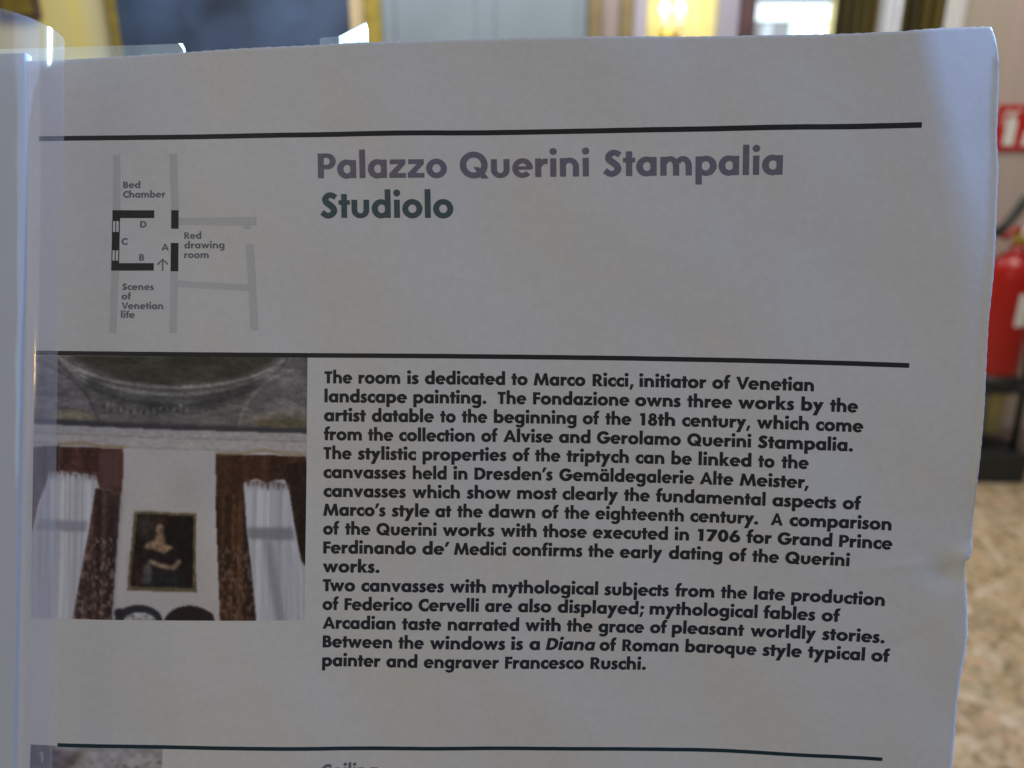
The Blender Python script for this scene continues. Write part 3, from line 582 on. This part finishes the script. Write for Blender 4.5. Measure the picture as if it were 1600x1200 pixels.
def stripes(name,c1,c2,scale,rough=0.8,c3=None):
    m=bpy.data.materials.new(name); m.use_nodes=True; nt=m.node_tree; b=nt.nodes['Principled BSDF']; b.inputs['Roughness'].default_value=rough
    tc=nt.nodes.new('ShaderNodeTexCoord'); mp=nt.nodes.new('ShaderNodeMapping'); mp.inputs['Scale'].default_value=(scale,0.1,0.35)
    n=nt.nodes.new('ShaderNodeTexNoise'); n.inputs['Scale'].default_value=1; n.inputs['Detail'].default_value=3
    nt.links.new(tc.outputs['Object'],mp.inputs[0]); nt.links.new(mp.outputs[0],n.inputs['Vector'])
    r=nt.nodes.new('ShaderNodeValToRGB'); r.color_ramp.elements[0].position=0.36; r.color_ramp.elements[0].color=(*c1,1); r.color_ramp.elements[1].position=0.62; r.color_ramp.elements[1].color=(*c2,1)
    nt.links.new(n.outputs['Fac'],r.inputs[0]); nt.links.new(r.outputs[0],b.inputs['Base Color']); return m
M['silk']=stripes('pink_beige_silk',(0.46,0.41,0.34),(0.52,0.41,0.39),26)
M['yellow']=stripes('yellow_silk',(0.80,0.68,0.22),(0.74,0.66,0.36),9)
M['dark_wood']=mat('dark_wood',(0.07,0.035,0.035),0.5,noise=(6,0.3)); M['brown_wood']=mat('brown_wood',(0.17,0.125,0.05),0.5,noise=(8,0.2))
M['beige_wood']=mat('beige_paint',(0.24,0.19,0.17),0.6,noise=(8,0.08)); M['pale']=mat('pale_blue_grey_paint',(0.16,0.195,0.215),0.6,noise=(2.2,0.08))
M['lilac']=mat('lilac_grey_paint',(0.30,0.28,0.33),0.6,noise=(5,0.06)); M['white']=mat('white_paint',(0.72,0.72,0.74),0.5,noise=(6,0.04))
M['gilt']=mat('old_gilt',(0.30,0.22,0.035),0.45,metal=0.3,noise=(14,0.25)); M['tan']=mat('tan_gilt',(0.46,0.36,0.20),0.5,noise=(14,0.15))
M['navy']=mat('dark_blue_paint',(0.038,0.062,0.110),0.55,noise=(2.0,0.8)); M['olive']=stripes('olive_velvet',(0.028,0.022,0.003),(0.085,0.06,0.004),22,0.9)
M['net']=mat('white_net_curtain',(0.8,0.82,0.85),0.8,noise=(9,0.05)); M['red']=mat('red_enamel',(0.37,0.009,0.005),0.28,noise=(9,0.05))
M['black']=mat('black_rubber',(0.018,0.022,0.022),0.5,noise=(20,0.2)); M['label']=mat('white_label',(0.78,0.78,0.74),0.5,noise=(40,0.06))
M['signred']=mat('sign_red',(0.50,0.018,0.013),0.4,noise=(20,0.03)); M['steel']=mat('grey_steel',(0.24,0.27,0.28),0.4,metal=0.4,noise=(12,0.15))
M['brass']=mat('brass',(0.6,0.45,0.12),0.3,metal=0.8,noise=(30,0.1))
wall=box('wall',-4.5,1.45,5.5,5.62,0,3.4,M['yellow']); tag(wall,kind='structure')
wall=box('wall',1.955,4.6,5.5,5.62,0,3.4,M['yellow']); tag(wall,kind='structure')
wall=box('wall',1.451,1.954,5.5,5.62,0,0.9,M['yellow']); tag(wall,kind='structure')
near=box('wall',1.535,4.6,3.12,3.165,0,3.4,M['silk']); tag(near,kind='structure')
sk=box('skirting_board',1.535,4.6,3.095,3.119,0.0,0.13,M['beige_wood'],None,0.004); tag(sk,kind='structure')
rv_=empty('lit_reveal_casing',(1.52,3.1,0),'narrow pale casing standing for the lit reveal on the end of the pink wall','door casing'); box('casing_board',1.512,1.534,3.09,3.172,0,2.6,M['white'],rv_,0.003); box('casing_edge',1.535,1.55,3.10,3.119,0.131,2.6,M['white'],rv_,0.003)  # white colour stands for the lit reveal side of the wall end
# small dark picture, upper left
t=empty('small_painting',(-2.95,5.5,1.80),'small dark brown picture on the yellow wall at far upper left','painting')
box('frame',-3.09,-2.84,5.455,5.498,1.80,2.25,M['dark_wood'],t,0.01); box('canvas',-3.06,-2.87,5.448,5.454,1.83,2.22,M['gilt'],t)
# large blue painting in gilt frame
t=empty('large_painting',(-1.67,5.5,1.2),'large dark blue painting in a gilt frame on the yellow wall','painting')
box('canvas',-2.375,-0.975,5.46,5.49,1.22,2.5,M['navy'],t)
box('frame_side',-2.42,-2.376,5.43,5.498,1.14,2.58,M['gilt'],t,0.01); box('frame_side',-0.885,-0.785,5.42,5.498,1.14,2.58,M['gilt'],t,0.015); box('frame_fillet',-0.974,-0.886,5.45,5.498,1.22,2.5,M['tan'],t,0.008)
box('frame_rail',-2.375,-0.886,5.43,5.498,1.14,1.219,M['gilt'],t,0.01); box('frame_rail',-2.375,-0.886,5.43,5.498,2.501,2.58,M['gilt'],t,0.01)
# pale door with wooden casing
t=empty('panelled_door',(-0.16,5.5,0),'wide pale blue grey door between the gilt frame and the brown casing','door')
box('door_leaf',-0.784,0.455,5.45,5.498,0.0,2.6,M['pale'],t,0.004)
for x0,x1 in ((-0.70,-0.22),(-0.10,0.38)):
    for z0,z1 in ((0.2,1.1),(1.25,2.45)): box('door_panel',x0,x1,5.438,5.449,z0,z1,M['pale'],t,0.01)
t=empty('door_frame',(0.64,5.5,0),'brown and beige wooden door frame beside the pale door','door frame')
box('outer_moulding',0.456,0.535,5.40,5.498,0,2.7,M['brown_wood'],t,0.008); box('middle_board',0.536,0.645,5.43,5.498,0,2.7,M['beige_wood'],t,0.006)
box('inner_moulding',0.646,0.725,5.40,5.498,0,2.7,M['brown_wood'],t,0.008); box('edge_board',0.726,0.81,5.42,5.498,0,2.7,M['lilac'],t,0.006)
# wall lamp
t=empty('wall_lamp',(0.95,5.5,1.72),'lit brass wall lamp with two glowing bulbs on the yellow wall','wall lamp')
lathe('backplate',[(0.0,5.47),(0.04,5.47),(0.05,5.48),(0.05,5.499)],0.95,1.70,M['brass'],t,axis='y')
glow=mat('lit_bulb',(1,0.9,0.6),0.4,emit=((1.0,0.86,0.42),6))
for dx in (-0.048,0.048):
    tube('arm',[(0.95,5.47,1.70),(0.95+dx*0.6,5.42,1.67),(0.95+dx,5.38,1.70),(0.95+dx,5.38,1.765)],0.007,M['brass'],t)
    lathe('candle',[(0.0,1.765),(0.022,1.765),(0.014,1.775),(0.011,1.79),(0.011,1.815)],0.95+dx,5.38,M['white'],t,16)
    lathe('bulb',[(0.006,1.815),(0.019,1.828),(0.025,1.845),(0.022,1.868),(0.008,1.893),(0.0,1.897)],0.95+dx,5.38,glow,t,16)
pl=bpy.data.lights.new('wall_lamp_light','POINT'); pl.energy=0.15; pl.color=(1.0,0.80,0.16); pl.shadow_soft_size=0.05
po=link(bpy.data.objects.new('wall_lamp_light',pl)); po.location=(0.95,5.30,1.85)
t=empty('pilaster',(1.30,5.5,0),'narrow pale pilaster between the wall lamp and the dark post','pilaster')
box('shaft',1.235,1.355,5.40,5.498,0.13,3.2,M['lilac'],t,0.01); box('base',1.225,1.362,5.385,5.498,0,0.129,M['lilac'],t,0.01)
# window
t=empty('window',(1.7,5.5,0.9),'bright window with a dark post on its left, seen past the top edge of the sheet','window')
box('window_post',1.363,1.449,5.38,5.60,0.9,2.9,M['dark_wood'],t,0.01)
g1=mat('bright_sky_pane',(0.8,0.9,1),0.1,emit=((0.72,0.90,1.0),1.15)); g2=mat('dim_pane',(0.3,0.32,0.35),0.1,emit=((0.40,0.47,0.56),0.38)); g3=mat('pale_pane',(0.5,0.55,0.6),0.1,emit=((0.55,0.74,0.86),0.65))
g4=mat('cyan_pane',(0.8,0.9,1),0.1,emit=((0.66,0.93,1.0),1.15)); g5=mat('pink_white_pane',(0.8,0.8,0.8),0.1,emit=((0.86,0.82,0.86),0.85))
box('pane',1.46,1.945,5.56,5.57,1.795,1.905,g1,t); box('pane',1.46,1.945,5.56,5.57,1.935,2.85,mat('shaded_pane',(0.05,0.06,0.2),0.1,emit=((0.05,0.06,0.30),0.4)),t)
for x0,x1,mm in ((1.46,1.535,g2),(1.54,1.605,g3),(1.61,1.70,g2),(1.71,1.835,g4),(1.84,1.945,g5)): box('pane',x0,x1,5.56,5.57,0.93,1.785,mm,t)
box('transom',1.45,1.955,5.54,5.58,1.906,1.934,M['lilac'],t,0.004)
# curtains
def curtain(x0,x1,y,z0,z1,m,label,folds,amp=0.03):
    nx=folds*10; v=[];f=[]
    for z in np.linspace(z0,z1,6):
        for i in range(nx+1):
            s=i/nx; v.append((x0+(x1-x0)*s,y-amp*math.sin(s*folds*2*math.pi+0.3*z)-amp*0.3*math.sin(s*folds*5.1),z))
    for j in range(5):
        for i in range(nx): a=j*(nx+1)+i; f.append((a,a+1,a+nx+2,a+nx+1))
    o=build('curtain',v,f,m,None,smooth=True); md=o.modifiers.new('thickness','SOLIDIFY'); md.thickness=0.004
    tag(o,label,'curtain','curtains by the bright window'); return o
curtain(1.915,2.165,5.40,0.05,3.0,M['olive'],'dark olive curtain immediately right of the bright window',4)
curtain(2.15,2.34,5.46,0.05,3.0,M['net'],'white net curtain between the two dark olive curtains',3,0.015)
curtain(2.30,2.68,5.38,0.05,3.0,M['olive'],'dark olive curtain beside the end of the pink wall',5)
# safety sign
t=empty('fire_sign',(1.81,3.12,1.29),'square red fire extinguisher sign with white pictogram on the pink wall','sign')
box('sign_plate',1.731,1.888,3.112,3.119,1.214,1.371,M['signred'],t,0.001)
pol=[[(1.765,1.232),(1.805,1.232),(1.805,1.315),(1.798,1.325),(1.772,1.325),(1.765,1.315)],[(1.778,1.326),(1.792,1.326),(1.792,1.338),(1.778,1.338)],[(1.755,1.345),(1.792,1.339),(1.812,1.352),(1.810,1.358),(1.790,1.347),(1.756,1.352)],
     [(1.755,1.345),(1.762,1.345),(1.757,1.30),(1.752,1.30)],[(1.83,1.232),(1.872,1.232),(1.862,1.262),(1.868,1.285),(1.852,1.32),(1.848,1.29),(1.836,1.275),(1.835,1.25)]]
v=[];f=[]
for q in pol:
    b0=len(v); v+=[(x-1.81,3.1105-3.12,z-1.29) for x,z in q]; f.append(tuple(range(b0,b0+len(q))))
build('pictogram',v,f,M['label'],t)
# fire extinguisher on its stand
EXX,EYY=1.79,2.93
t=empty('fire_extinguisher',(EXX,EYY,0.40),'red fire extinguisher with white label standing on the black floor stand','fire extinguisher')
lathe('cylinder',[(0.0,0.43),(0.070,0.43),(0.080,0.44),(0.083,0.46),(0.083,0.79),(0.078,0.83),(0.060,0.862),(0.035,0.880),(0.024,0.885),(0.024,0.905),(0,0.905)],EXX,EYY,M['red'],t,40)
lathe('foot_ring',[(0.0,0.395),(0.081,0.395),(0.085,0.40),(0.085,0.435),(0.070,0.438)],EXX,EYY,M['black'],t,40)
lathe('valve',[(0.0,0.905),(0.020,0.905),(0.022,0.93),(0.016,0.965),(0,0.965)],EXX,EYY,M['brass'],t,20)
lathe('gauge',[(0.0,2.850),(0.026,2.850),(0.031,2.856),(0.031,2.868),(0,2.868)],EXX-0.004,0.965,M['label'],t,24,axis='y')
tube('handle',[(EXX+0.005,EYY,0.955),(EXX-0.03,EYY-0.02,0.965),(EXX-0.075,EYY-0.03,0.935)],0.011,M['red'],t)
tube('lever',[(EXX-0.10,EYY-0.02,0.945),(EXX-0.06,EYY-0.01,0.985),(EXX-0.02,EYY,1.04),(EXX-0.005,EYY,1.075)],0.016,M['black'],t)
tube('hose',[(EXX+0.02,EYY,0.94),(EXX+0.09,EYY-0.01,0.96),(EXX+0.115,EYY-0.01,0.88),(EXX+0.105,EYY-0.01,0.70),(EXX+0.10,EYY-0.01,0.55)],0.012,M['black'],t)
lv=[];lf=[]
for i in range(13):
    a=R(-96+i*4.0)
    for z in (0.630,0.748): lv.append((0.0845*math.cos(a),0.0845*math.sin(a),z-0.40))
for i in range(12): lf.append((2*i,2*i+2,2*i+3,2*i+1))
build('label_sticker',lv,lf,M['label'],t,smooth=True)
t=empty('extinguisher_stand',(EXX,2.95,0),'black and grey floor stand holding the red extinguisher','stand')
box('base_block',1.69,1.965,2.87,3.04,0.0,0.115,M['black'],t,0.006); box('tray',1.70,1.93,2.85,3.02,0.37,0.393,M['black'],t,0.004)
box('back_plate',1.70,1.855,3.02,3.032,0.116,0.369,M['steel'],t,0.002); tube('post',[(1.945,2.95,0.10),(1.935,2.95,0.38),(1.925,2.98,0.80)],0.014,M['black'],t)
box('yellow_strip',1.86,1.915,3.01,3.03,0.15,0.369,mat('dull_yellow',(0.50,0.44,0.18),0.6,noise=(12,0.1)),t,0.002)  # upright yellowish strip beside the grey back plate
